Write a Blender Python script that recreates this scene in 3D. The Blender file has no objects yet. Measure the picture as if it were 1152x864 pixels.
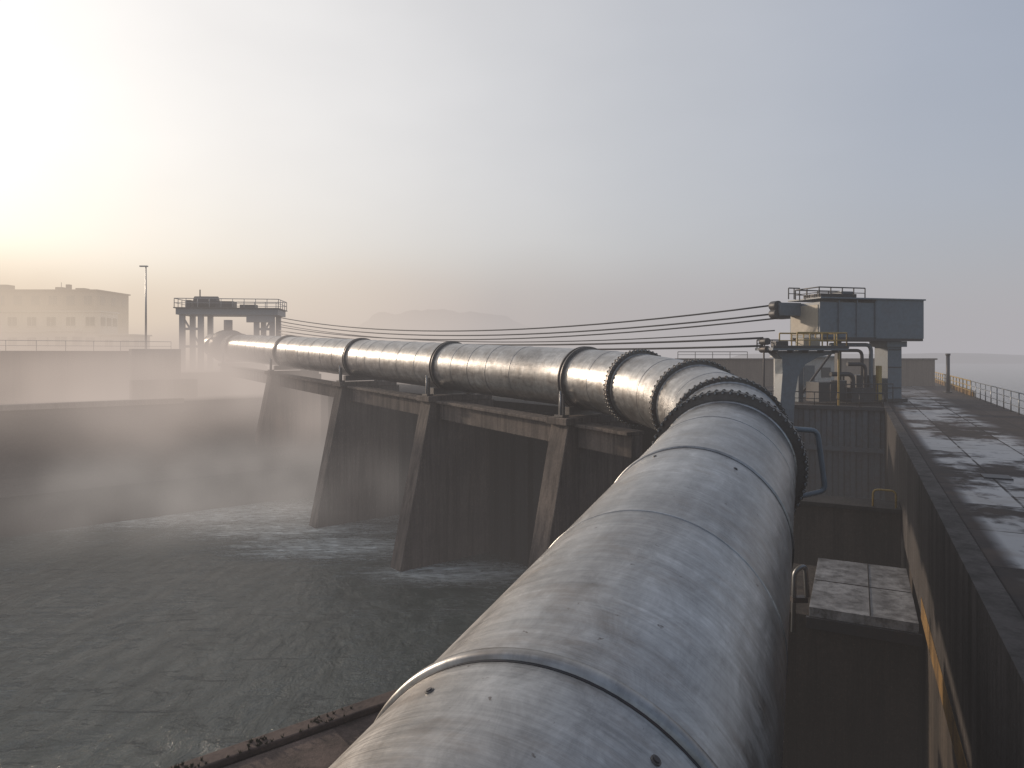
import bpy, bmesh, math, random
from mathutils import Vector, Matrix
random.seed(7)
D=bpy.data
scene=bpy.context.scene
# ---------------------------------------------------------------- frames
# z = 0 is the eye level of the photographer; river surface is 13.2 m lower
WATER=-13.2
def W(a,l,z=0): return Vector((a*.451+l*.8926, a*.8926-l*.451, z))      # walkway frame
def S(r,s,z=0): return Vector((r*.7851-s*.6191, r*.6191+s*.7851, z))    # dam frame
WX=[Vector((.8926,-.451,0)),Vector((.451,.8926,0)),Vector((0,0,1))]
SX=[Vector((.7853,.6191,0)),Vector((-.6191,.7853,0)),Vector((0,0,1))]
c15=math.cos(math.radians(14.5)); s15=math.sin(math.radians(14.5))
EX=[Vector((c15,s15,0)),Vector((-s15,c15,0)),Vector((0,0,1))]
ID=[Vector((1,0,0)),Vector((0,1,0)),Vector((0,0,1))]

# ---------------------------------------------------------------- material helpers
class NT:
    def __init__(s,name):
        s.m=D.materials.new(name); s.m.use_nodes=True; s.t=s.m.node_tree; s.t.nodes.clear()
        s.out=s.n('ShaderNodeOutputMaterial')
    def n(s,ty,**kw):
        x=s.t.nodes.new(ty)
        for k,v in kw.items():
            if k in x.inputs: 
                x.inputs[k].default_value=v
            else: setattr(x,k,v)
        return x
    def l(s,a,b): s.t.links.new(a,b)
    def coords(s,scale=(1,1,1),rot=(0,0,0),kind='Object',loc=(0,0,0)):
        tc=s.n('ShaderNodeTexCoord'); mp=s.n('ShaderNodeMapping')
        mp.inputs['Scale'].default_value=scale; mp.inputs['Rotation'].default_value=rot; mp.inputs['Location'].default_value=loc
        s.l(tc.outputs[kind],mp.inputs['Vector']); return mp.outputs[0]
    def noise(s,vec,scale,detail=6,rough=.6,dist=0):
        x=s.n('ShaderNodeTexNoise'); x.inputs['Scale'].default_value=scale; x.inputs['Detail'].default_value=detail
        x.inputs['Roughness'].default_value=rough; x.inputs['Distortion'].default_value=dist
        s.l(vec,x.inputs['Vector']); return x.outputs['Fac']
    def ramp(s,fac,stops,interp='LINEAR'):
        x=s.n('ShaderNodeValToRGB'); e=x.color_ramp.elements; x.color_ramp.interpolation=interp
        while len(e)<len(stops): e.new(.5)
        for i,(p,c) in enumerate(stops):
            e[i].position=p; e[i].color=(c[0],c[1],c[2],1) if isinstance(c,(tuple,list)) else (c,c,c,1)
        s.l(fac,x.inputs[0]); return x.outputs[0]
    def mix(s,fac,a,b,mode='MIX'):
        x=s.n('ShaderNodeMix'); x.data_type='RGBA'; x.blend_type=mode
        for v,i in ((fac,0),(a,6),(b,7)):
            if hasattr(v,'is_output'): s.l(v,x.inputs[i])
            elif isinstance(v,(int,float)): x.inputs[i].default_value=v if i==0 else (v,v,v,1)
            else: x.inputs[i].default_value=(v[0],v[1],v[2],1)
        return x.outputs[2]
    def math(s,op,a,b=0,clamp=False):
        x=s.n('ShaderNodeMath'); x.operation=op; x.use_clamp=clamp
        for v,i in ((a,0),(b,1)):
            if hasattr(v,'is_output'): s.l(v,x.inputs[i])
            else: x.inputs[i].default_value=v
        return x.outputs[0]
    def bsdf(s,col,rough=.7,metal=0,bump=None,bs=.3,bd=.02,spec=.5):
        p=s.n('ShaderNodeBsdfPrincipled')
        for v,k in ((col,'Base Color'),(rough,'Roughness'),(metal,'Metallic')):
            if hasattr(v,'is_output'): s.l(v,p.inputs[k])
            elif isinstance(v,(int,float)): p.inputs[k].default_value=v
            else: p.inputs[k].default_value=(v[0],v[1],v[2],1)
        p.inputs['Specular IOR Level'].default_value=spec
        if bump is not None:
            b=s.n('ShaderNodeBump'); b.inputs['Strength'].default_value=bs; b.inputs['Distance'].default_value=bd
            s.l(bump,b.inputs['Height']); s.l(b.outputs[0],p.inputs['Normal'])
        s.l(p.outputs[0],s.out.inputs['Surface']); s.p=p
        return s.m
def concrete(name,c1,c2,stain=(.05,.04,.03),sc=.5,streak=.6,rough=.85,zs=.1):
    t=NT(name); v=t.coords()
    big=t.noise(v,sc,5,.65)
    col=t.mix(t.ramp(big,[(.32,0),(.68,1)]),c2,c1)
    st=t.noise(t.coords((1.6,1.6,zs)),1.5,5,.7)
    col=t.mix(t.math('MULTIPLY',t.ramp(st,[(.42,0),(.66,1)]),streak),col,stain)
    fine=t.noise(v,8,5,.75)
    col=t.mix(.5,col,t.ramp(fine,[(.25,.45),(.75,1.25)]),'MULTIPLY')
    return t.bsdf(col,rough,0,fine,.6,.03,.3)
def steel(name,c,rough=.5,metal=0.0,rust=.25,rc=(.10,.05,.03)):
    t=NT(name); v=t.coords()
    n=t.noise(v,1.3,5,.7)
    col=t.mix(t.math('MULTIPLY',t.ramp(n,[(.5,0),(.72,1)]),rust),c,rc)
    col=t.mix(.35,col,t.ramp(t.noise(v,5,4),[(.3,.55),(.7,1.2)]),'MULTIPLY')
    return t.bsdf(col,rough,metal)

M={}
M['conc']=concrete('pier_concrete',(.22,.175,.145),(.105,.085,.075),(.03,.025,.022),.4,.8)
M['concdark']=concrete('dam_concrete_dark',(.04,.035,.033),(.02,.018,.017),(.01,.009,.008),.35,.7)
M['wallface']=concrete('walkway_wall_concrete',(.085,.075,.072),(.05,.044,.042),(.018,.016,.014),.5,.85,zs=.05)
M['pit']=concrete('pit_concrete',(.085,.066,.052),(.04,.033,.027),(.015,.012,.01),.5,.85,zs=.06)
M['ledge']=concrete('ledge_concrete',(.14,.10,.085),(.065,.045,.038),(.022,.016,.014),.9,.7,zs=1)
M['pad']=concrete('pad_concrete',(.42,.42,.43),(.17,.165,.165),(.05,.045,.04),1.1,.85,.35,zs=1.2)
M['bank']=concrete('bank_stone',(.085,.07,.06),(.035,.03,.026),(.02,.017,.015),.25,.4)
M['quay']=concrete('quay_concrete',(.26,.2,.15),(.17,.13,.1),(.09,.07,.055),.2,.5)
M['lightconc']=concrete('light_concrete',(.42,.38,.34),(.3,.27,.24),(.15,.13,.11),.3,.4)
M['render']=concrete('building_render',(.36,.30,.24),(.30,.25,.2),(.2,.17,.14),.2,.35)
M['white']=concrete('white_render',(.72,.7,.67),(.6,.58,.55),(.35,.33,.3),.2,.3)
M['yellow']=concrete('ochre_kerb_sun_strip',(.32,.19,.06),(.14,.085,.035),(.045,.03,.02),.8,.7,zs=.3)  # kerb colour; on the wall strip it stands in for sunlight
M['bluesteel']=steel('blue_grey_painted_steel',(.125,.155,.185),.45,0,.22)
M['beige']=steel('beige_panel',(.33,.29,.23),.5,0,.2)
M['darksteel']=steel('dark_steel',(.045,.045,.05),.5,.3,.4)
M['yellowsteel']=steel('yellow_rail_paint',(.38,.25,.06),.5,0,.4)
M['galv']=steel('galvanised_steel',(.28,.29,.30),.4,.6,.2)
M['sheet']=steel('sheet_pile_steel',(.10,.115,.13),.55,.1,.5)
M['cable']=steel('cable_steel',(.06,.055,.055),.5,.4,.2)
M['glass']=steel('window_glass',(.06,.065,.07),.12,0,.0)
M['flange']=steel('flange_steel',(.16,.15,.145),.42,.7,.5)
M['bolt']=steel('bolt_steel',(.12,.115,.11),.4,.7,.5)
M['hill']=concrete('hill_vegetation',(.06,.065,.045),(.035,.04,.03),(.02,.025,.02),.03,.2,zs=1)

# pipe : brushed galvanised plate, UV.x = metres along the pipe, UV.y = metres round it
def pipe_mat():
    t=NT('brushed_pipe_steel')
    br=t.noise(t.coords((22,1.1,1),kind='UV'),1.0,5,.7)
    br2=t.noise(t.coords((70,3,1),kind='UV'),1.0,2,.6)
    cl=t.noise(t.coords((.45,.7,1),kind='UV'),1.0,6,.68,.4)
    cl2=t.noise(t.coords((1.6,2.2,1),kind='UV',loc=(3,7,0)),1.0,7,.75,.8)
    hoop=t.noise(t.coords((5,.35,1),kind='UV',loc=(1,5,0)),1.0,5,.7)
    lon=t.noise(t.coords((.25,5,1),kind='UV',loc=(4,2,0)),1.0,5,.7)
    uv=t.n('ShaderNodeTexCoord'); sx=t.n('ShaderNodeSeparateXYZ'); t.l(uv.outputs['UV'],sx.inputs[0])
    can=t.math('FLOOR',t.math('DIVIDE',sx.outputs[0],2.33))
    wn=t.n('ShaderNodeTexWhiteNoise'); wn.noise_dimensions='1D'; t.l(can,wn.inputs['W'])
    col=t.mix(t.ramp(cl,[(.32,0),(.68,1)]),(.31,.30,.295),(.54,.54,.54))
    col=t.mix(.7,col,t.ramp(cl2,[(.3,.40),(.7,1.25)]),'MULTIPLY')
    col=t.mix(.6,col,t.ramp(br,[(.25,.55),(.75,1.3)]),'MULTIPLY')
    col=t.mix(.45,col,t.ramp(hoop,[(.3,.55),(.7,1.25)]),'MULTIPLY')
    col=t.mix(.3,col,t.ramp(lon,[(.3,.55),(.7,1.2)]),'MULTIPLY')
    col=t.mix(.3,col,t.ramp(wn.outputs['Value'],[(0,.75),(1,1.15)]),'MULTIPLY')
    sp=t.noise(t.coords((1,1,1),kind='UV'),9,3,.5)
    spm=t.ramp(sp,[(.70,0),(.74,1)])
    col=t.mix(t.math('MULTIPLY',spm,.7),col,(.08,.06,.05))
    ru=t.noise(t.coords((1.2,.5,1),kind='UV',loc=(9,3,0)),1.6,6,.75)
    rum=t.math('MULTIPLY',t.ramp(ru,[(.50,0),(.74,1)]),.55)
    col=t.mix(rum,col,(.19,.145,.11))
    r=t.ramp(t.math('ADD',t.math('MULTIPLY',br,.5),t.math('MULTIPLY',cl2,.5)),[(.3,.26),(.7,.48)])
    h=t.math('ADD',t.math('MULTIPLY',br2,.25),t.math('MULTIPLY',br,.6))
    h=t.math('ADD',h,t.math('MULTIPLY',cl,2.0))
    return t.bsdf(col,r,.9,h,.25,.02)
M['pipe']=pipe_mat()

def walk_mat():
    t=NT('walkway_slabs'); rz=math.radians(26.8)
    v=t.coords(rot=(0,0,rz))
    b=t.n('ShaderNodeTexBrick'); b.offset=0; b.inputs['Scale'].default_value=1
    b.inputs['Mortar Size'].default_value=.03; b.inputs['Brick Width'].default_value=1.5; b.inputs['Row Height'].default_value=2.4
    b.inputs['Color1'].default_value=(.6,.6,.6,1); b.inputs['Color2'].default_value=(1.25,1.25,1.25,1); b.inputs['Mortar'].default_value=(.25,.25,.25,1)
    t.l(v,b.inputs['Vector'])
    n=t.noise(v,.45,6,.62); n2=t.noise(v,2.2,6,.7)
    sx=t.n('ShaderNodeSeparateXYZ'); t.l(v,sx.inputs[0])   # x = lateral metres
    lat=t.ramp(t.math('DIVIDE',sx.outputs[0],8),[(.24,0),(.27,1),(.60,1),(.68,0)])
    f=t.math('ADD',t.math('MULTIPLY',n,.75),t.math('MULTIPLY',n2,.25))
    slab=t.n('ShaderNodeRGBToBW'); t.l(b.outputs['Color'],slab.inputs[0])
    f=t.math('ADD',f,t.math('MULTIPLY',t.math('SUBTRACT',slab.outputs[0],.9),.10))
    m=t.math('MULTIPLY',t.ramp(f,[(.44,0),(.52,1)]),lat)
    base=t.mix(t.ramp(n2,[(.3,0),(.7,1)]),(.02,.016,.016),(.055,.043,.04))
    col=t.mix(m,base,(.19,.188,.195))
    brown=t.ramp(t.noise(v,.8,5,.6),[(.52,0),(.62,.55)])
    col=t.mix(brown,col,(.06,.042,.032))
    col=t.mix(.7,col,b.outputs['Color'],'MULTIPLY')
    r=t.mix(m,.85,.28)
    t.bsdf(col,r,0,t.math('ADD',t.math('MULTIPLY',n2,.6),t.math('MULTIPLY',b.outputs['Fac'],-.6)),.3,.02,.3)
    return t.m
M['walk']=walk_mat()

def water_mat(name,river=True):
    t=NT(name); rz=math.radians(-38)
    v=t.coords((1,.5,1),(0,0,rz)); 
    n1=t.noise(v,.3,3,.6,1.0); n2=t.noise(v,1.1,6,.68,1.2); n3=t.noise(v,4.5,5,.68)
    h=t.math('ADD',t.math('MULTIPLY',n1,1.1),t.math('MULTIPLY',n2,.75)); h=t.math('ADD',h,t.math('MULTIPLY',n3,.28))
    col=t.mix(t.ramp(n1,[(.35,0),(.65,1)]),(.042,.060,.052),(.075,.095,.082))
    rough=.1
    if river:
        tot=None
        for (cx,cy,rx,ry) in ((-20,56.5,19,6),(-12,46.5,10,4),(-33,54.5,20,4.5),(-3.5,41,7,3),(-17,51,11,4)):
            g=t.n('ShaderNodeTexGradient'); g.gradient_type='SPHERICAL'
            mp=t.coords((1/rx,1/ry,0),loc=(-cx/rx,-cy/ry,0)); t.l(mp,g.inputs[0])
            tot=g.outputs['Fac'] if tot is None else t.math('MAXIMUM',tot,g.outputs['Fac'])
        wv=t.coords((.32,1.3,1),(0,0,math.radians(-22)))
        fn=t.noise(wv,.55,9,.78,2.8)
        rid=t.math('ABSOLUTE',t.math('SUBTRACT',t.noise(wv,.7,5,.65,2.5),.5))
        lines=t.math('MULTIPLY',t.ramp(rid,[(0,1),(.045,0)]),t.ramp(t.math('ADD',tot,t.math('MULTIPLY',n1,.6)),[(.30,0),(.6,.9)]))
        brk=t.ramp(t.noise(wv,3.0,5,.75,.8),[(.38,.2),(.58,1)])
        fm=t.ramp(t.math('ADD',t.math('MULTIPLY',tot,.50),fn),[(.58,0),(.67,.35),(.80,1)])
        fm=t.math('MULTIPLY',t.math('MAXIMUM',fm,lines),brk)
        col=t.mix(fm,col,(.85,.90,.87))
        rough=t.mix(fm,.1,.65)
        h=t.math('ADD',h,t.math('MULTIPLY',fm,1.0))
    return t.bsdf(col,rough,0,h,.8,.34)
M['river']=water_mat('river_water_surface'); M['lake']=water_mat('lake_water_surface',False)

# ---------------------------------------------------------------- mesh builder
class B:
    def __init__(s,name,bevel=0,smooth=False):
        s.name=name; s.bm=bmesh.new(); s.uv=s.bm.loops.layers.uv.new('UVMap'); s.mats=[]; s.bevel=bevel
    def mi(s,m):
        if m not in s.mats: s.mats.append(m)
        return s.mats.index(m)
    def face(s,vs,m,smooth=False):
        try: f=s.bm.faces.new(vs)
        except ValueError: return None
        f.material_index=s.mi(m); f.smooth=smooth; return f
    def box(s,c,sz,ax=ID,m='conc'):
        c=Vector(c); h=[sz[i]/2 for i in range(3)]; v=[]
        for k in (-1,1):
            for (i,j) in ((-1,-1),(1,-1),(1,1),(-1,1)):
                v.append(s.bm.verts.new(c+ax[0]*h[0]*i+ax[1]*h[1]*j+ax[2]*h[2]*k))
        for q in ((3,2,1,0),(4,5,6,7),(0,1,5,4),(1,2,6,5),(2,3,7,6),(3,0,4,7)): s.face([v[i] for i in q],m)
    def prism(s,pts,ext,m='conc'):
        n=len(pts); a=[s.bm.verts.new(Vector(p)) for p in pts]; b=[s.bm.verts.new(Vector(p)+Vector(ext)) for p in pts]
        s.face(a[::-1],m); s.face(b,m)
        for i in range(n): s.face([a[i],a[(i+1)%n],b[(i+1)%n],b[i]],m)
    def beam(s,p0,p1,w,h,m='conc',up=Vector((0,0,1))):
        p0=Vector(p0);p1=Vector(p1); d=(p1-p0); L=d.length; d=d.normalized(); r=d.cross(up).normalized(); u=r.cross(d)
        s.box((p0+p1)/2,(w,L,h),[r,d,u],m)
    def tube(s,pts,r,m='darksteel',n=8,caps=True,upref=None):
        pts=[Vector(p) for p in pts]; N=len(pts); rings=[]; Ls=0; lens=[]
        rr=r if isinstance(r,(list,tuple)) else [r]*N
        t0=(pts[1]-pts[0]).normalized(); ref=Vector((0,0,1)) if abs(t0.z)<.9 else Vector((1,0,0))
        side=t0.cross(ref).normalized()
        for i,p in enumerate(pts):
            if i==0: t=(pts[1]-pts[0])
            elif i==N-1: t=(pts[-1]-pts[-2])
            else: t=(pts[i+1]-pts[i]).normalized()+(pts[i]-pts[i-1]).normalized()
            t.normalize(); side=(side-t*side.dot(t)).normalized(); up=side.cross(t)
            if i: Ls+=(pts[i]-pts[i-1]).length
            lens.append(Ls); 
            rings.append([s.bm.verts.new(p+(side*math.sin(2*math.pi*k/n)-up*math.cos(2*math.pi*k/n))*rr[i]) for k in range(n)])
        for i in range(N-1):
            for k in range(n):
                k2=(k+1)%n
                f=s.face([rings[i][k],rings[i+1][k],rings[i+1][k2],rings[i][k2]],m,True)
                if f:
                    c=2*math.pi*1.5/n
                    for lp,(a,b) in zip(f.loops,((lens[i],k*c),(lens[i+1],k*c),(lens[i+1],(k+1)*c),(lens[i],(k+1)*c))): lp[s.uv].uv=(a,b)
        if caps: s.face(rings[0],m); s.face(rings[-1][::-1],m)
    def cyl(s,p0,p1,r,m='darksteel',n=12,r1=None): s.tube([p0,p1],[r,r if r1 is None else r1],m,n)
    def railing(s,p0,p1,h=1.1,m='darksteel',step=2.0,r=.025,mid=(.55,),top=None):
        p0=Vector(p0);p1=Vector(p1); L=(p1-p0).length; n=max(1,round(L/step)); z=Vector((0,0,1))
        for i in range(n+1):
            p=p0.lerp(p1,i/n); s.cyl(p,p+z*h,r*1.15,m,6)
        s.cyl(p0+z*h,p1+z*h,r*1.2,top or m,6)
        for k in mid: s.cyl(p0+z*h*k,p1+z*h*k,r*.8,top or m,6)
    def done(s,bevel=None):
        bmesh.ops.recalc_face_normals(s.bm,faces=s.bm.faces)
        me=D.meshes.new(s.name); s.bm.to_mesh(me); s.bm.free()
        for m in s.mats: me.materials.append(M[m])
        o=D.objects.new(s.name,me); scene.collection.objects.link(o)
        bv=s.bevel if bevel is None else bevel
        if bv:
            md=o.modifiers.new('bevel','BEVEL'); md.width=bv; md.segments=2; md.limit_method='ANGLE'; md.angle_limit=math.radians(50)
        return o

# ---------------------------------------------------------------- pipe path
d1=Vector((.3925,.9163,.080)).normalized()
P1=Vector((-1.412,.946,-3.907))
def seg1(t): return P1+d1*t
A0=seg1(16.4)
ps0=math.radians(23.2); ps1=math.radians(-38.3); RB=20.0
cx=A0.x-RB*math.cos(ps0); cy=A0.y+RB*math.sin(ps0)
zB=-1.22
LB=RB*(ps0-ps1)
def arc(u):   # u 0..1
    ps=ps0+(ps1-ps0)*u
    h00=2*u**3-3*u**2+1;h10=u**3-2*u**2+u;h01=-2*u**3+3*u**2;h11=u**3-u**2
    z=h00*A0.z+h10*.0803*LB+h01*zB+h11*.0337*LB
    return Vector((cx+RB*math.cos(ps),cy-RB*math.sin(ps),z))
A1=arc(1.0); d2=Vector((-.6191,.7851,.0337)).normalized()
def seg2(s): return A1+d2*(s-27.0)
def zaxis(s): return A1.z+.0337*(s-27)
path=[seg1(t) for t in [-9+i*.5 for i in range(int((16.4+9)/.5))]]
path+=[arc(i/48) for i in range(49)]
path+=[seg2(s) for s in [27.6+i*1.0 for i in range(66)]]
R=1.5
pb=B('steel_penstock_pipe')
pb.tube(path,R,'pipe',96,caps=True)
def frame_at(kind,q):
    if kind=='1': return seg1(q),d1
    if kind=='b': 
        e=.005; return arc(q),(arc(q+e)-arc(q-e)).normalized()
    return seg2(q),d2
def ring(c,ax,r0,r1,w,m,n=96,round_=False):
    ax=ax.normalized()
    prof=[(-w/2,r0),(-w/2,r1),(w/2,r1),(w/2,r0)]
    if round_: prof=[(-w/2,r0),(-w/2*.8,r0+(r1-r0)*.7),(-w/4,r1),(w/4,r1),(w/2*.8,r0+(r1-r0)*.7),(w/2,r0)]
    side=ax.cross(Vector((0,0,1))).normalized(); up=side.cross(ax)
    rs=[]
    for k in range(n):
        a=2*math.pi*k/n; dr=side*math.sin(a)-up*math.cos(a)
        rs.append([pb.bm.verts.new(c+ax*x+dr*r) for x,r in prof])
    for k in range(n):
        for j in range(len(prof)-1):
            f=pb.face([rs[k][j],rs[(k+1)%n][j],rs[(k+1)%n][j+1],rs[k][j+1]],m,round_)
            if f:
                for lp in f.loops: lp[pb.uv].uv=(c.y+j*.03,(k+(1 if lp.vert in rs[(k+1)%n] else 0))*2*math.pi*1.5/n)
def bolts(c,ax,r,half,n=44,br=.06,pro=.10):
    side=ax.cross(Vector((0,0,1))).normalized(); up=side.cross(ax)
    for k in range(n):
        a=2*math.pi*(k+.3)/n; p=c+(side*math.sin(a)-up*math.cos(a))*r
        pb.cyl(p-ax*(half+pro),p+ax*(half+pro),br*.5,'galv',6)
        pb.cyl(p-ax*(half+.055),p-ax*half*.9,br,'bolt',6); pb.cyl(p+ax*half*.9,p+ax*(half+.055),br,'bolt',6)
def flange(kind,q,r=1.68,w=.09,gap=.05,nb=44,br=.055):
    c,ax=frame_at(kind,q)
    ring(c-ax*(w/2+gap/2),ax,R-.02,r,w,'flange'); ring(c+ax*(w/2+gap/2),ax,R-.02,r,w,'flange'); ring(c,ax,R-.02,r-.05,gap+.01,'darksteel')
    ring(c-ax*(w+gap/2+.06),ax,R-.01,R+.03,.12,'pipe',96,True); ring(c+ax*(w+gap/2+.06),ax,R-.01,R+.03,.12,'pipe',96,True)
    bolts(c,ax,r-.02,w+gap/2,nb,br)
def seam(kind,q,h=.018,w=.05,m='pipe'):
    c,ax=frame_at(kind,q); ring(c,ax,R-.01,R+h,w,m,96,True)
def band(kind,q,h=.05,w=.16,g=.02):
    c,ax=frame_at(kind,q); ring(c,ax,R-.01,R+h,w,'pipe',96,True); ring(c-ax*(w/2+.005),ax,R-.01,R+.004,g,'darksteel',96)
    ring(c+ax*(w/2+.005),ax,R-.01,R+.004,g*.6,'darksteel',96)
band('1',4.15,.045,.13,.03); seam('1',-2.8); seam('1',7.6,.008,.03); seam('1',14.1,.01,.03)
band('1',11.1,.03,.08,.02)
flange('1',16.3,1.73,.1,.05,64,.05)
flange('b',.165,1.64,.07,.03,56,.05)
seam('b',.28,.012,.04)
flange('b',.405,1.68,.08,.04,52)
seam('b',.53,.012,.04)
flange('b',.675,1.68,.08,.04,52)
seam('b',.78,.012,.04)
for s_ in (24.6,37.1,50.1,66.0,82.0):
    k,q=('2',s_) if s_>27 else ('b',.89)
    c,ax=frame_at(k,q)
    ring(c-ax*.12,ax,R-.02,R+.14,.06,'flange'); ring(c+ax*.12,ax,R-.02,R+.14,.06,'flange'); ring(c,ax,R-.02,R+.05,.24,'pipe')
for s_ in (29.2,31.4,33.2,35,39.4,41.8,44.2,46.6,48,52.6,55,57.5,60,63,69,72,75,78): seam('2',s_,.014,.05)
for t_,an in ((3.75,-.42),(3.8,.62),(10.6,.5),(10.7,-.35)):
    side=d1.cross(Vector((0,0,1))).normalized(); up=side.cross(d1); n_=side*math.sin(an)+up*math.cos(an); c=seg1(t_)
    pb.cyl(c+n_*(R-.02),c+n_*(R+.008),.034,'bolt',14); pb.cyl(c+n_*(R+.0),c+n_*(R+.016),.022,'darksteel',10)
for s_ in (24.6,37.1,50.1,66.0,82.0):
    c=S(24.1,s_,zaxis(s_))
    for o in (-1.62,1.62):
        pb.box(c+SX[0]*o+Vector((0,0,-1.25)),(.12,.35,1.1),SX,'flange')
        pb.box(c+SX[0]*(o*1.0)+Vector((0,0,-1.76)),(.45,.6,.1),SX,'flange')
        pb.cyl(c+SX[0]*o*1.05+Vector((0,0,-1.8)),c+SX[0]*o*1.05+Vector((0,0,-.55)),.045,'galv',8)
    pb.box(c+Vector((0,0,-1.55)),(2.6,.4,.4),SX,'flange')
pb.tube([seg2(84.5),seg2(85.3),seg2(87.5),seg2(88.3)],[1.55,2.0,2.0,1.55],'flange',32)
c=seg2(84)
pb.cyl(c+d2*2.5+Vector((0,0,1.8)),c+d2*2.5+Vector((0,0,3.2)),.5,'flange',12)
pb.done()

# ---------------------------------------------------------------- piers
for s_ in (24.6,37.1,50.1,66.0,82.0):
    b=B('concrete_pier',.04)
    zt=zaxis(s_)-1.83
    b.prism([S(22.35,s_-.62,zt-.35),S(27.3,s_-.62,zt-.35),S(27.3,s_-.62,-14),S(20.0,s_-.62,-14)],SX[1]*1.24,'conc')
    b.box(S(24.55,s_,zt-.175),(4.9,1.5,.348),SX,'conc')
    b.done()
b=B('concrete_beam',.03)
for a_,b_ in ((20.5,23.95),(25.25,36.45),(37.75,49.45),(50.75,65.35),(66.65,81.3)):
    b.beam(S(23.3,a_,zaxis(a_)-2.75),S(23.3,b_,zaxis(b_)-2.75),.7,1.0,'conc')
    b.beam(S(23.2,a_,zaxis(a_)-2.16),S(23.2,b_,zaxis(b_)-2.16),1.15,.16,'conc')
b.done()
b=B('dam_wall',.03)
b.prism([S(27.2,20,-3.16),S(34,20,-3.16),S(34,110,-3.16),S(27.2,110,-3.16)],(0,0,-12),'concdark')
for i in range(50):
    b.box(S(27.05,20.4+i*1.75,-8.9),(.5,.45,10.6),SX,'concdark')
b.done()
# ---------------------------------------------------------------- near platform (bottom left)
b=B('concrete_platform',.04)
plan=[S(-14,12.5,-7),S(14,12.5,-7),Vector((5.0,17.2,-7)),Vector((-7.8,-13,-7)),S(-25,-22,-7)]
b.prism(plan,(0,0,-8),'ledge')
b.box(S(0,12.25,-6.93),(27.5,.36,.13),SX,'ledge')
for i in range(7):
    b.box(S(-11.3+i*2.55,10.7,-6.965),(2.47,2.55,.06),SX,'ledge')
    b.box(S(-11.3+i*2.55,8.05,-6.965),(2.47,2.55,.06),SX,'ledge')
b.done()
b=B('added_sun_blocking_wall',.03)  # wall added under the pipe to narrow the sun gap
v=Vector((0,0,1)); sd1=Vector((.919,-.394,0))
q0=seg1(-9);q1=seg1(15)
b.prism([q0-sd1*.5+v*-1.80,q0+sd1*.1+v*-1.80,Vector((q0.x,q0.y,-8))+sd1*.1,Vector((q0.x,q0.y,-8))-sd1*.5],(q1-q0),'ledge')
b.done()
b=B('pipe_saddle',.04)
for t_ in (4.1,11.1):
    p=seg1(t_); b.box((p.x-.2,p.y,(p.z-.9-7)/2),(1.6,.9,abs(-7-(p.z-.9))),[sd1,Vector((.394,.919,0)),v],'conc')
b.done()
b=B('weeds')
M['weed']=steel('weed_green',(.04,.042,.02),.8,0,.2)
for i in range(110):
    cc=random.choice((1.6,2.4,2.6,3.9,5.1)); p=S(random.gauss(cc,.25),12.22+random.uniform(-.16,.12),-6.865)
    for k in range(5):
        a=random.uniform(0,6.28); h=random.uniform(.02,.08)
        q=Vector((math.cos(a),math.sin(a),0))*.02
        b.face([b.bm.verts.new(p+q),b.bm.verts.new(p-q),b.bm.verts.new(p+q*random.uniform(-3,3)+Vector((0,0,h)))],'weed')
b.done()

# ---------------------------------------------------------------- walkway
b=B('walkway',.04)
b.prism([W(-20,1.72,-3.1),W(-20,7.5,-3.1),W(105,7.5,-3.1),W(105,1.72,-3.1)],(0,0,-1.0),'walk')
b.done()
b=B('walkway_retaining_wall',.03)
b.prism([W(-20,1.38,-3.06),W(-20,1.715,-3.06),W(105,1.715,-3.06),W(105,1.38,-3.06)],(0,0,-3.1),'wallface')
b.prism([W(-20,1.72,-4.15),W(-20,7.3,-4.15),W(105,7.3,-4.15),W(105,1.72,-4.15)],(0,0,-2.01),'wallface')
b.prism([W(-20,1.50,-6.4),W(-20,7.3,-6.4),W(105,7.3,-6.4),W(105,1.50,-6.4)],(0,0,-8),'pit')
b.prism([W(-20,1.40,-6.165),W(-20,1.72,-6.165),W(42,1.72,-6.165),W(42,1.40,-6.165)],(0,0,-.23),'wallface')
b.prism([W(-20,1.366,-5.45),W(-20,1.379,-5.45),W(19,1.379,-5.85),W(19,1.366,-5.85)],(0,0,-.5),'yellow')  # ochre strip paints in the sunlight that comes under the pipe
b.done()
b=B('drain_cover',.01)
b.box(W(20.6,3.1,-3.085),(.6,.6,.04),WX,'darksteel')
b.done()
b=B('walkway_railing')
b.railing(W(-6,7.25,-3.1),W(58,7.25,-3.1),1.1,'galv',2.0,.028,(.35,.68))
b.done()
b=B('yellow_railing')
b.railing(W(58.3,7.25,-3.1),W(100,7.25,-3.1),1.1,'yellowsteel',2.0,.04,(.35,.68))
b.box(W(79,7.4,-2.9),(.12,42,.4),WX,'yellow')
b.done()
b=B('bollard_post')
p=W(62.5,6.3,-3.1); b.cyl(p,p+Vector((0,0,2.9)),.13,'darksteel',12); b.cyl(p,p+Vector((0,0,.1)),.3,'darksteel',12); b.cyl(p+Vector((0,0,2.9)),p+Vector((0,0,3.05)),.17,'darksteel',12)
b.done()

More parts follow.
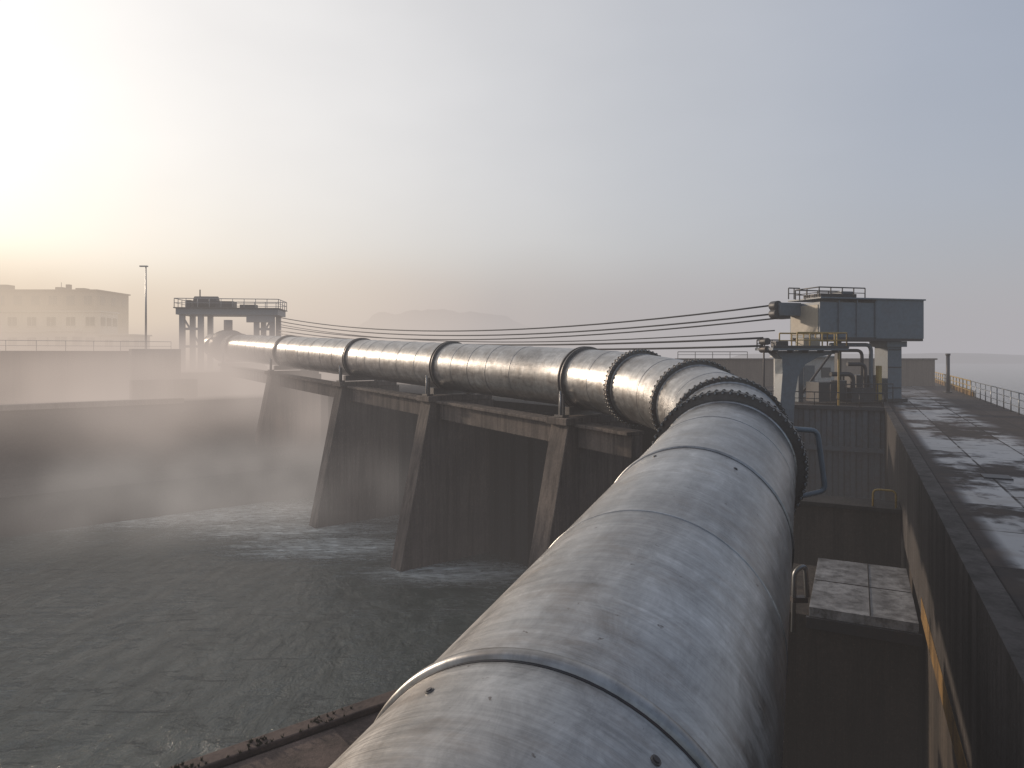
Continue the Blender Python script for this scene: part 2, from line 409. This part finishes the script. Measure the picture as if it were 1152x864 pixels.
# ---------------------------------------------------------------- pit structures
b=B('concrete_pad',.03)
b.box(W(21.7,-.5,-10.6),(3.7,4.6,7.5),WX,'pit')
b.box(W(21.7,.12,-6.72),(2.46,4.75,.24),WX,'pad')
b.box(W(21.7,.12,-6.592),(2.40,.03,.012),WX,'concdark'); b.box(W(21.7,.3,-6.592),(.03,4.7,.012),WX,'concdark')
b.box(W(19.28,.12,-6.98),(2.6,.12,.28),WX,'darksteel')
b.done()
b=B('pit_cross_wall',.03)
b.box(W(27.5,-3.2,-9.8),(9.1,1.2,8.6),WX,'pit'); b.box(W(27.45,-3.2,-5.42),(9.12,1.5,.16),WX,'concdark')
b.done()
b=B('pit_floor'); b.prism([W(8,-1.5,-12.9),W(8,1.5,-12.9),W(43,1.5,-12.9),W(43,-9,-12.9),W(20,-4,-12.9)],(0,0,-.5),'pit'); b.done()
b=B('sheet_pile_wall')
pr=[]; x=-12.0; k=0
while x<1.36:
    pr+= [(x,0),(x+.22,0),(x+.30,.16),(x+.52,.16)]; x+=.60
lo=[b.bm.verts.new(W(42.9-d,min(l,1.36),-13.5)) for l,d in pr]; hi=[b.bm.verts.new(W(42.9-d,min(l,1.36),-3.2)) for l,d in pr]
for i in range(len(pr)-1): b.face([lo[i],lo[i+1],hi[i+1],hi[i]],'sheet')
b.box(W(42.85,-5.3,-3.1),(13.3,.5,.2),WX,'darksteel'); b.box(W(42.65,-5.3,-5.4),(13.3,.14,.25),WX,'sheet')
b.done()
b=B('steel_railing'); b.railing(W(42.9,-8,-3.0),W(42.9,1.3,-3.0),.75,'darksteel',1.2,.025,(.5,)); b.done()
def loop(name,pts,r,m,n=10):
    b=B(name); out=[]
    P=[Vector(p) for p in pts]
    out.append(P[0])
    for i in range(1,len(P)-1):
        a=(P[i-1]-P[i]); c=(P[i+1]-P[i]); q=min(.18,a.length/2.1,c.length/2.1)
        p0=P[i]+a.normalized()*q; p1=P[i]+c.normalized()*q
        for k in range(6):
            u=k/5; out.append(p0*(1-u)**2+P[i]*2*u*(1-u)+p1*u*u)
    out.append(P[-1]); b.tube(out,r,m,n); return b
b=loop('steel_hand_loop',[(6.55,16.9,-1.85),(7.65,17.1,-1.95),(7.85,17.1,-3.45),(7.2,17.1,-3.6),(6.3,16.9,-3.5)],.065,'bluesteel'); b.done()
b=loop('pipe_vent',[(6.55,15.9,-6.5),(6.6,15.95,-5.1),(6.85,15.95,-4.95),(6.9,15.95,-5.7)],.055,'galv')
b.box((6.7,15.95,-5.75),(.35,.2,.12),ID,'darksteel'); b.done()
b=loop('access_ladder_rail',[W(26.9,.5,-5.35),W(26.9,.5,-4.75),W(26.9,1.2,-4.75),W(26.9,1.2,-5.35)],.035,'yellowsteel'); b.done()

# ---------------------------------------------------------------- plaza and parapet
b=B('dam_crest',.03); b.prism([W(43.15,-22,-3.13),W(43.15,1.37,-3.13),W(105,1.37,-3.13),W(105,-22,-3.13)],(0,0,-11),'walk'); b.done()
b=B('parapet_wall',.03)
b.box((27.5,64,-1.9),(24,.5,2.5),ID,'quay'); b.box((27.5,64,-.58),(24.3,.8,.14),ID,'conc')
b.railing((15.5,63.8,-.5),(22,63.8,-.5),.6,'darksteel',1.5,.03); b.done()
b=B('equipment_hut',.03)
b.box((21.4,50,-1.75),(3.3,2.6,2.8),EX,'white'); b.box((21.4,50,-.28),(3.7,3.0,.14),EX,'galv')
b.box(Vector((21.4,50,-1.9))-EX[1]*1.31-EX[0]*.6,(.9,.05,2.0),EX,'bluesteel'); b.box(Vector((21.4,50,-1.4))-EX[1]*1.31+EX[0]*.8,(.8,.05,.7),EX,'glass')
b.done()

# ---------------------------------------------------------------- gantry crane
b=B('gantry_crane',.025)
C0=Vector((18.5,41,0))
def E(x,y,z): return C0+EX[0]*x+EX[1]*y+Vector((0,0,z))
b.box(E(2.0,1.4,2.0),(4.0,2.8,2.15),EX,'bluesteel')
b.box(E(5.75,1.35,2.08),(3.55,2.9,2.4),EX,'bluesteel')
b.box(E(-.015,1.4,2.02),(.05,2.5,1.8),EX,'beige')  # beige panel over the left side of the box
b.box(E(3.75,1.35,3.31),(7.7,3.1,.09),EX,'bluesteel')
b.box(E(3.75,.1,.84),(7.55,.3,.22),EX,'darksteel'); b.box(E(3.75,2.6,.84),(7.55,.3,.22),EX,'darksteel')
for x in (1.3,2.6,3.95,5.2,6.4): b.box(E(x,-.065,2.1),(.07,.05,2.2),EX,'bluesteel')
b.box(E(1.75,1.3,3.5),(2.6,1.6,.28),EX,'darksteel'); b.box(E(2.6,1.2,3.72),(.9,.9,.2),EX,'bluesteel')
for y in (.2,2.4): b.railing(E(.1,y,3.36),E(3.4,y,3.36),.62,'darksteel',.85,.035,(.5,))
b.railing(E(.1,.2,3.36),E(.1,2.4,3.36),.62,'darksteel',1.1,.035,(.5,))
b.railing(E(-.7,2.0,3.36),E(.1,2.0,3.36),.7,'darksteel',.4,.035,(.5,))
b.box(E(-.75,2.2,2.72),(1.5,1.0,.8),EX,'bluesteel'); b.box(E(-1.1,2.2,2.3),(.8,.8,.35),EX,'darksteel')
for z in (2.45,2.95): b.cyl(E(-1.5,1.9,z),E(-1.5,2.5,z),.3,'darksteel',16)
b.box(E(5.95,1.1,-1.15),(1.05,1.1,3.9),EX,'bluesteel'); b.box(E(5.95,1.1,-2.98),(1.6,1.5,.2),EX,'darksteel'); b.box(E(5.95,1.1,.55),(1.5,1.5,.35),EX,'bluesteel')
for z in (-2.2,-.9,.2): b.box(E(5.95,.53,z),(.95,.06,.06),EX,'darksteel')
b.box(E(.3,2.3,-1.15),(.35,.35,3.9),EX,'bluesteel'); b.box(E(3.2,2.3,-1.15),(.3,.3,3.9),EX,'darksteel')
b.beam(E(.3,2.3,-2.8),E(3.2,2.3,.6),.12,.12,'darksteel')
def bend(pts,r,m,n=10):
    P=[Vector(p) for p in pts]; out=[P[0]]
    for i in range(1,len(P)-1):
        a=(P[i-1]-P[i]); c=(P[i+1]-P[i]); q=min(.4,a.length/2.1,c.length/2.1); p0=P[i]+a.normalized()*q; p1=P[i]+c.normalized()*q
        for k in range(6):
            u=k/5; out.append(p0*(1-u)**2+P[i]*2*u*(1-u)+p1*u*u)
    out.append(P[-1]); b.tube(out,r,m,n)
bend([E(1.2,.6,.5),E(4.2,.6,.5),E(4.2,.6,-2.9)],.12,'bluesteel')
bend([E(1.6,.9,.15),E(3.8,.9,.15),E(3.8,.9,-2.9)],.10,'darksteel')
bend([E(2.2,.3,-.7),E(3.5,.3,-.7),E(3.5,.3,-2.9)],.12,'darksteel')
bend([E(1.0,.3,-1.3),E(2.6,.3,-1.3),E(2.6,.3,-2.9)],.14,'darksteel')
b.cyl(E(2.0,.8,-2.9),E(2.0,.8,-1.7),.45,'darksteel',16); b.box(E(3.1,.5,-2.6),(1.6,.9,.9),EX,'darksteel'); b.box(E(4.6,.4,-1.9),(.25,.25,2.2),EX,'yellowsteel')
b.box(E(1.2,1.2,-2.4),(1.6,1.2,1.2),EX,'darksteel'); b.box(E(4.1,1.4,-2.2),(1.6,1.2,1.6),EX,'darksteel')
b.railing(E(.5,-.3,-3.1),E(5,-.3,-3.1),1.2,'darksteel',1.1,.03)
b.done()

b=B('service_platform',.02)
Q=Vector((15.6,39.2,0))
def G(x,y,z): return Q+EX[0]*x+EX[1]*y+Vector((0,0,z))
prof=[(-.55,-9),(-.55,-3.9),(-.32,-1.2),(-.35,-.35),(-.75,-.02),(-.95,.12),(3.2,.12),(3.2,-.05),(2.1,-.22),(1.2,-.65),(.72,-1.3),(.5,-2.4),(.42,-3.9),(.42,-9)]
b.prism([G(x,-.35,z) for x,z in prof],EX[1]*.7,'bluesteel')
b.box(G(1.2,0,.22),(5.0,1.7,.16),EX,'bluesteel'); b.box(G(1.2,-.86,.34),(5.0,.05,.14),EX,'darksteel')
for x in (-1.0,0,1,2,3): b.box(G(x,-.6,.07),(.08,.5,.14),EX,'darksteel')
b.railing(G(.3,-.8,.3),G(3.6,-.8,.3),.85,'yellowsteel',.8,.04,(.5,)); b.railing(G(3.6,-.8,.3),G(3.6,.8,.3),.85,'yellowsteel',.8,.04,(.5,)); b.railing(G(.3,.8,.3),G(3.6,.8,.3),.85,'yellowsteel',.8,.04,(.5,))
b.railing(G(-1.2,.8,.3),G(.3,.8,.3),.45,'darksteel',.5,.035,(.5,))
b.box(G(1.7,.1,.6),(1.1,.7,.5),EX,'beige'); b.box(G(-.2,.1,.5),(.8,.5,.35),EX,'darksteel')
for z in (.0,.45): b.cyl(G(-1.25,-.3,z+.2),G(-1.25,.3,z+.2),.2,'darksteel',14)
b.cyl(G(3.3,-.5,.1),G(3.3,-.5,-3.3),.06,'yellowsteel',8); b.cyl(G(-1.3,0,.1),G(-1.3,0,-2.6),.05,'darksteel',8)
b.done()

# ---------------------------------------------------------------- far gantry + cables
g0=Vector((-36.0,88,0)); ga=math.radians(8)
GX=[Vector((math.cos(ga),math.sin(ga),0)),Vector((-math.sin(ga),math.cos(ga),0)),Vector((0,0,1))]
def F(x,y,z): return g0+GX[0]*x+GX[1]*y+Vector((0,0,z))
b=B('hoist_gantry',.03)
for x in (-5.5,-3.3,3.4,5.3):
    for y in (-2,2): b.box(F(x,y,1.3),(.6,.6,7.4),GX,'bluesteel')
for x in (-5.5,3.4):
    for z in (0.8,3.0): b.box(F(x+1.1,-2,z),(1.8,.25,.3),GX,'bluesteel')
b.beam(F(3.4,-2,.6),F(5.3,-2,4.6),.2,.2,'bluesteel'); b.beam(F(-5.5,-2,4.6),F(-3.3,-2,.8),.2,.2,'bluesteel')
b.box(F(0,0,5.15),(12.2,5.2,.75),GX,'bluesteel'); b.box(F(0,0,5.6),(12.6,5.8,.12),GX,'darksteel')
b.box(F(3.9,-2.2,4.3),(3.3,.5,.9),GX,'bluesteel')
for y in (-2.8,2.8): b.railing(F(-6.2,y,5.66),F(6.2,y,5.66),1.1,'galv',1.35,.045,(.5,))
for x in (-6.2,6.2): b.railing(F(x,-2.8,5.66),F(x,2.8,5.66),1.1,'galv',1.4,.045,(.5,))
b.cyl(F(-4.6,0,6.4),F(-1.8,0,6.4),.85,'darksteel',18); b.box(F(-.8,0,6.15),(2.2,1.8,.9),GX,'darksteel'); b.box(F(-5.2,0,6.2),(.6,1.6,1.0),GX,'darksteel')
b.cyl(F(-4,0,7.2),F(-4,0,8.1),.08,'darksteel',8); b.box(F(2.0,0,5.95),(2.0,1.2,.5),GX,'darksteel')
b.done()
b=B('hoist_cable')
def cable(p,q,sag,r=.05):
    p=Vector(p);q=Vector(q); b.tube([p.lerp(q,i/24)-Vector((0,0,sag*4*(i/24)*(1-i/24))) for i in range(25)],r,'cable',6)
ce=E(-1.55,2.2,0)
cable((-30.2,88.5,4.6),(ce.x,ce.y,3.0),1.7,.055)
cable((-30.2,88.5,4.1),(ce.x,ce.y,2.45),1.6,.055)
cable((-30.2,88.5,3.4),(ce.x,ce.y,2.15),1.5,.05)
gp=G(-1.35,0,0)
cable((-30.2,88.0,2.9),(gp.x,gp.y,.85),1.0,.06)
cable((-30.2,88.0,2.5),(gp.x,gp.y,.4),.9,.06)
cable((-30.2,88.0,3.7),(ce.x,ce.y,1.4),1.4,.04)
b.done()

# ---------------------------------------------------------------- far bank
b=B('riverbank')
pr=[(60.9,-14),(61.2,-10.4),(64.5,-9.6),(71.7,-5.2),(71.9,-4.7),(80,-4.7),(80,-14)]
b.prism([S(-90,s,z) for s,z in pr],SX[0]*117,'bank'); b.done()
b=B('quay_lip',.05); b.prism([S(-90,s,z) for s,z in ((71.6,-4.9),(71.6,-4.4),(72.5,-4.4),(72.5,-4.9))],SX[0]*106,'lightconc'); b.done()
b=B('quay_wall',.05)
b.prism([S(-90,80,-5),S(-90,80,.2),S(-90,81,.2),S(-90,81,-5)],SX[0]*107,'quay')
for i in range(28): b.box(S(-88+i*3.8,79.92,-2.3),(.4,.3,4.6),SX,'quay')
b.done()
b=B('ground')
b.prism([S(-700,81.05,.1),S(17,81.05,.1),S(17,1500,.1),S(-700,1500,.1)],(0,0,-6),'quay')
b.prism([S(17.05,80.5,-2.2),S(48,80.5,-2.2),S(90,1500,-2.2),S(17.05,1500,-2.2)],(0,0,-6),'bank'); b.done()
b=B('abutment_wall',.05); b.box(S(14.8,78.6,-1.9),(4.6,1.6,4.6),SX,'lightconc'); b.box(S(15.3,77.0,-3.7),(6,2,2),SX,'lightconc'); b.done()
b=B('quay_railing'); b.railing(S(-60,81,.2),S(16.8,81,.2),1.0,'galv',2.4,.022,(.5,)); b.done()
b=B('light_pole')
p=Vector((-42.9,80,.1)); b.tube([p,p+Vector((0,0,5)),p+Vector((0,0,10))],[.13,.1,.07],'galv',10); b.box(p+Vector((-.25,0,10.05)),(.9,.3,.14),ID,'galv'); b.cyl(p,p+Vector((0,0,.3)),.3,'galv',10)
b.done()
b=B('apartment_building',.04)
def block(x0,x1,y0,y1,z0,z1,m,fl,nw,win=True):
    b.box(((x0+x1)/2,(y0+y1)/2,(z0+z1)/2),(x1-x0,y1-y0,z1-z0),ID,m)
    b.box(((x0+x1)/2,(y0+y1)/2,z1+.12),(x1-x0+.5,y1-y0+.5,.24),ID,m)
    h=(z1-z0)/fl
    for f in range(fl):
        b.box(((x0+x1)/2,y0-.06,z0+h*f+.1),(x1-x0+.1,.16,.2),ID,m)
        for w in range(nw):
            x=x0+(x1-x0)*(w+.5)/nw; ww=(x1-x0)/nw*.45
            b.box((x,y0-.02,z0+h*(f+.55)),(ww,.1,h*.42),ID,'glass')
            b.box((x,y0-.1,z0+h*(f+.55)-h*.24),(ww+.3,.25,.1),ID,m)
            b.box((x,y0-.08,z0+h*(f+.55)),(.07,.06,h*.42),ID,m)
    for f in range(fl):
        for w in range(3):
            y=y0+(y1-y0)*(w+.5)/3; b.box((x1+.02,y,z0+h*(f+.55)),(.1,1.2,h*.42),ID,'glass')
block(-110,-73.0,120,130,0,10.9,'render',3,12)
block(-86,-67,111,116,0,6.6,'white',2,6)
block(-66.9,-61.5,111,116,0,2.8,'white',1,2)
block(-74,-70,109,110.9,0,3.4,'white',1,1)
for x,w,h in ((-82,1.2,.8),(-80.5,.7,1.3),(-78,1.6,.6),(-92,2,1.2)): b.box((x,124,11.1+h/2),(w,w,h),ID,'render')
b.cyl((-81.2,123,11),(-81.2,123,12.7),.06,'galv',6)
b.done()

# ---------------------------------------------------------------- waters
b=B('river_water'); b.face([b.bm.verts.new(Vector(p)) for p in ((-900,-300,WATER),(900,-300,WATER),(900,1600,WATER),(-900,1600,WATER))],'river'); b.done()
b=B('lake_water')
for q in ((W(-60,7.31),W(-60,1500),W(1700,1500),W(1700,7.31)),(W(60,-40),W(60,7.3),W(1700,7.3),W(1700,-900))):
    b.face([b.bm.verts.new(Vector((p.x,p.y,-5.0))) for p in q],'lake')
b.done()

# ---------------------------------------------------------------- hills
def ridge(name,x0,x1,y,base,fn,depth=120,n=120,m='hill'):
    b=B(name); rows=[]
    for j,(dy,k) in enumerate(((0,0),(depth*.3,.65),(depth*.6,1),(depth*1.4,0))):
        rows.append([b.bm.verts.new(Vector((x0+(x1-x0)*i/n,y+dy+random.uniform(-4,4),base+fn(i/n)*k+ (random.uniform(-.02,.02)*fn(i/n) if k else 0)))) for i in range(n+1)])
    for j in range(3):
        for i in range(n): b.face([rows[j][i],rows[j][i+1],rows[j+1][i+1],rows[j+1][i]],m,True)
    return b.done()
def sm(x): x=max(0,min(1,x)); return x*x*(3-2*x)
ridge('hills',-420,500,900,-6,lambda u:10+54*sm((u-.16)/.10)*sm((.62-u)/.22)*(1+.05*math.sin(u*23)+.03*math.sin(u*61)+.02*math.sin(u*130)))
ridge('lake_shore',120,700,320,-5.4,lambda u:4.6+.6*math.sin(u*13.1)+.4*math.sin(u*40),60)

# ---------------------------------------------------------------- mist (absorbing volume, scattered light put in as emission)
def vol(t,d,col,rate):
    ab=t.n('ShaderNodeVolumeAbsorption'); ab.inputs['Color'].default_value=(0,0,0,1); t.l(d,ab.inputs['Density'])
    em=t.n('ShaderNodeEmission'); t.l(d,em.inputs['Strength'])
    if hasattr(col,'is_output'): t.l(col,em.inputs['Color'])
    else: em.inputs['Color'].default_value=(*col,1)
    ad=t.n('ShaderNodeAddShader'); t.l(ab.outputs[0],ad.inputs[0]); t.l(em.outputs[0],ad.inputs[1]); t.l(ad.outputs[0],t.out.inputs['Volume'])
    try: t.m.cycles.volume_step_rate=rate
    except Exception as ex: print('no step rate',ex)
    return t.m
def xcol(t,sx):  # warm-to-cool emission tint stands in for the sun's glow in mist
    mr=t.n('ShaderNodeMapRange'); mr.inputs['From Min'].default_value=-240; mr.inputs['From Max'].default_value=160; t.l(sx.outputs[0],mr.inputs['Value'])
    return t.ramp(mr.outputs[0],[(0,(.91,.78,.62)),(.3,(.80,.67,.55)),(.45,(.66,.565,.50)),(.6,(.50,.455,.44)),(.75,(.44,.42,.43)),(1,(.40,.395,.43))],'EASE')
# the haze is thin round the near platform and thickens over the river and lake
def haze_mat(d0,H,rate):
    t=NT('haze'); tc=t.n('ShaderNodeNewGeometry'); sx=t.n('ShaderNodeSeparateXYZ'); t.l(tc.outputs['Position'],sx.inputs[0])
    z=t.math('MAXIMUM',t.math('ADD',sx.outputs[2],14),0)
    d=t.math('MULTIPLY',t.math('EXPONENT',t.math('DIVIDE',z,-H)),d0)
    return vol(t,d,xcol(t,sx),rate)
M['haze']=haze_mat(.0062,36,.35)
b=B('mist'); b.box((0,723,53),(1700,1354,136),ID,'haze'); b.done()
M['haze_thin']=haze_mat(.0026,36,.2)
b=B('mist'); b.box((0,-32,53),(1700,155.9,136),ID,'haze_thin'); b.done()
def mist_ball(c,r,dens,ns,col,rate=2.0,rz=0):
    t=NT('mist_bank')
    tc=t.n('ShaderNodeNewGeometry')
    if col is None:
        sx=t.n('ShaderNodeSeparateXYZ'); t.l(tc.outputs['Position'],sx.inputs[0]); col=xcol(t,sx)
    g=t.n('ShaderNodeTexGradient'); g.gradient_type='SPHERICAL'; tco=t.n('ShaderNodeTexCoord'); t.l(tco.outputs['Object'],g.inputs[0])
    nn=t.noise(tc.outputs['Position'],ns,2,.5)
    d=t.math('MULTIPLY',t.math('MULTIPLY',t.ramp(g.outputs['Fac'],[(0,0),(.8,1)],'EASE'),t.ramp(nn,[(.35,.2),(.65,1)],'EASE')),dens)
    me=D.meshes.new('mist_bank'); bm=bmesh.new(); bmesh.ops.create_icosphere(bm,subdivisions=3,radius=1.0); bm.to_mesh(me); bm.free()
    me.materials.append(vol(t,d,col,rate)); o=D.objects.new('mist_bank',me); o.location=c; o.scale=r; o.rotation_euler=(0,0,math.radians(rz)); scene.collection.objects.link(o)
mist_ball((-50,66,-4.5),(52,26,8.5),.17,.08,(.61,.50,.43),rz=38)
mist_ball((-27,68,-4.0),(24,22,9),.10,.10,(.57,.48,.425),rz=38)
mist_ball((-23,52,-10.3),(24,12,5),.075,.16,(.50,.455,.42),rz=30)
mist_ball((-84,106,2),(56,24,18),.06,.05,(.80,.64,.48))
mist_ball((-20,620,5),(620,240,95),.0085,.006,None,1.0)

# ---------------------------------------------------------------- sky
az=math.radians(-52); el=math.radians(13)
sd=Vector((math.sin(az)*math.cos(el),math.cos(az)*math.cos(el),math.sin(el)))
w=D.worlds.new('World'); scene.world=w; w.use_nodes=True; nt=w.node_tree; nt.nodes.clear()
def wn(ty): return nt.nodes.new(ty)
out=wn('ShaderNodeOutputWorld'); sky=wn('ShaderNodeTexSky'); sky.sky_type='NISHITA'; sky.sun_disc=False
sky.sun_elevation=el; sky.sun_rotation=az; sky.air_density=1.0; sky.dust_density=1.0; sky.ozone_density=1.5
bg=wn('ShaderNodeBackground'); bg.inputs[1].default_value=.05; nt.links.new(sky.outputs[0],bg.inputs[0])
tc=wn('ShaderNodeTexCoord'); dt=wn('ShaderNodeVectorMath'); dt.operation='DOT_PRODUCT'; nrm=wn('ShaderNodeVectorMath'); nrm.operation='NORMALIZE'
nt.links.new(tc.outputs['Generated'],nrm.inputs[0]); nt.links.new(nrm.outputs[0],dt.inputs[0])
gd=Vector((math.sin(math.radians(-44))*math.cos(el),math.cos(math.radians(-44))*math.cos(el),math.sin(el))); dt.inputs[1].default_value=gd
mr=wn('ShaderNodeMapRange'); mr.inputs['From Min'].default_value=-1; mr.inputs['From Max'].default_value=1; nt.links.new(dt.outputs['Value'],mr.inputs['Value'])
rp=wn('ShaderNodeValToRGB'); e=rp.color_ramp.elements
st=[(0,(.11,.135,.18)),(.5,(.21,.25,.325)),(.66,(.31,.335,.39)),(.8,(.475,.475,.485)),(.9,(.66,.63,.595)),(.965,(.82,.775,.715)),(1,(.96,.92,.86))]
while len(e)<len(st): e.new(.5)
for i,(p,c) in enumerate(st): e[i].position=p; e[i].color=(*c,1)
nt.links.new(mr.outputs[0],rp.inputs[0])
no=wn('ShaderNodeTexNoise'); no.inputs['Scale'].default_value=1.6; no.inputs['Detail'].default_value=4; no.inputs['Roughness'].default_value=.55
mpw=wn('ShaderNodeMapping'); mpw.inputs['Scale'].default_value=(1,1,2.5); nt.links.new(nrm.outputs[0],mpw.inputs[0]); nt.links.new(mpw.outputs[0],no.inputs['Vector'])
mr2=wn('ShaderNodeMapRange'); mr2.inputs['From Min'].default_value=.3; mr2.inputs['From Max'].default_value=.7; mr2.inputs['To Min'].default_value=.92; mr2.inputs['To Max'].default_value=1.07; nt.links.new(no.outputs['Fac'],mr2.inputs['Value'])
bg2=wn('ShaderNodeBackground'); nt.links.new(rp.outputs[0],bg2.inputs[0]); nt.links.new(mr2.outputs[0],bg2.inputs[1])
ad=wn('ShaderNodeAddShader'); nt.links.new(bg.outputs[0],ad.inputs[0]); nt.links.new(bg2.outputs[0],ad.inputs[1]); nt.links.new(ad.outputs[0],out.inputs[0])
sl=D.lights.new('sun','SUN'); sl.energy=4.8; sl.angle=math.radians(3); sl.color=(1,.82,.64)
so=D.objects.new('sun',sl); so.rotation_euler=sd.to_track_quat('Z','Y').to_euler(); scene.collection.objects.link(so)

scene.view_settings.view_transform='Standard'; scene.view_settings.look='None'; scene.view_settings.exposure=0
cam=D.cameras.new('camera'); cam.lens=24; cam.sensor_width=36; cam.shift_y=-.0304; cam.clip_end=5000; cam.clip_start=.05
co=D.objects.new('camera',cam); co.rotation_euler=(math.radians(90),0,0); scene.collection.objects.link(co); scene.camera=co
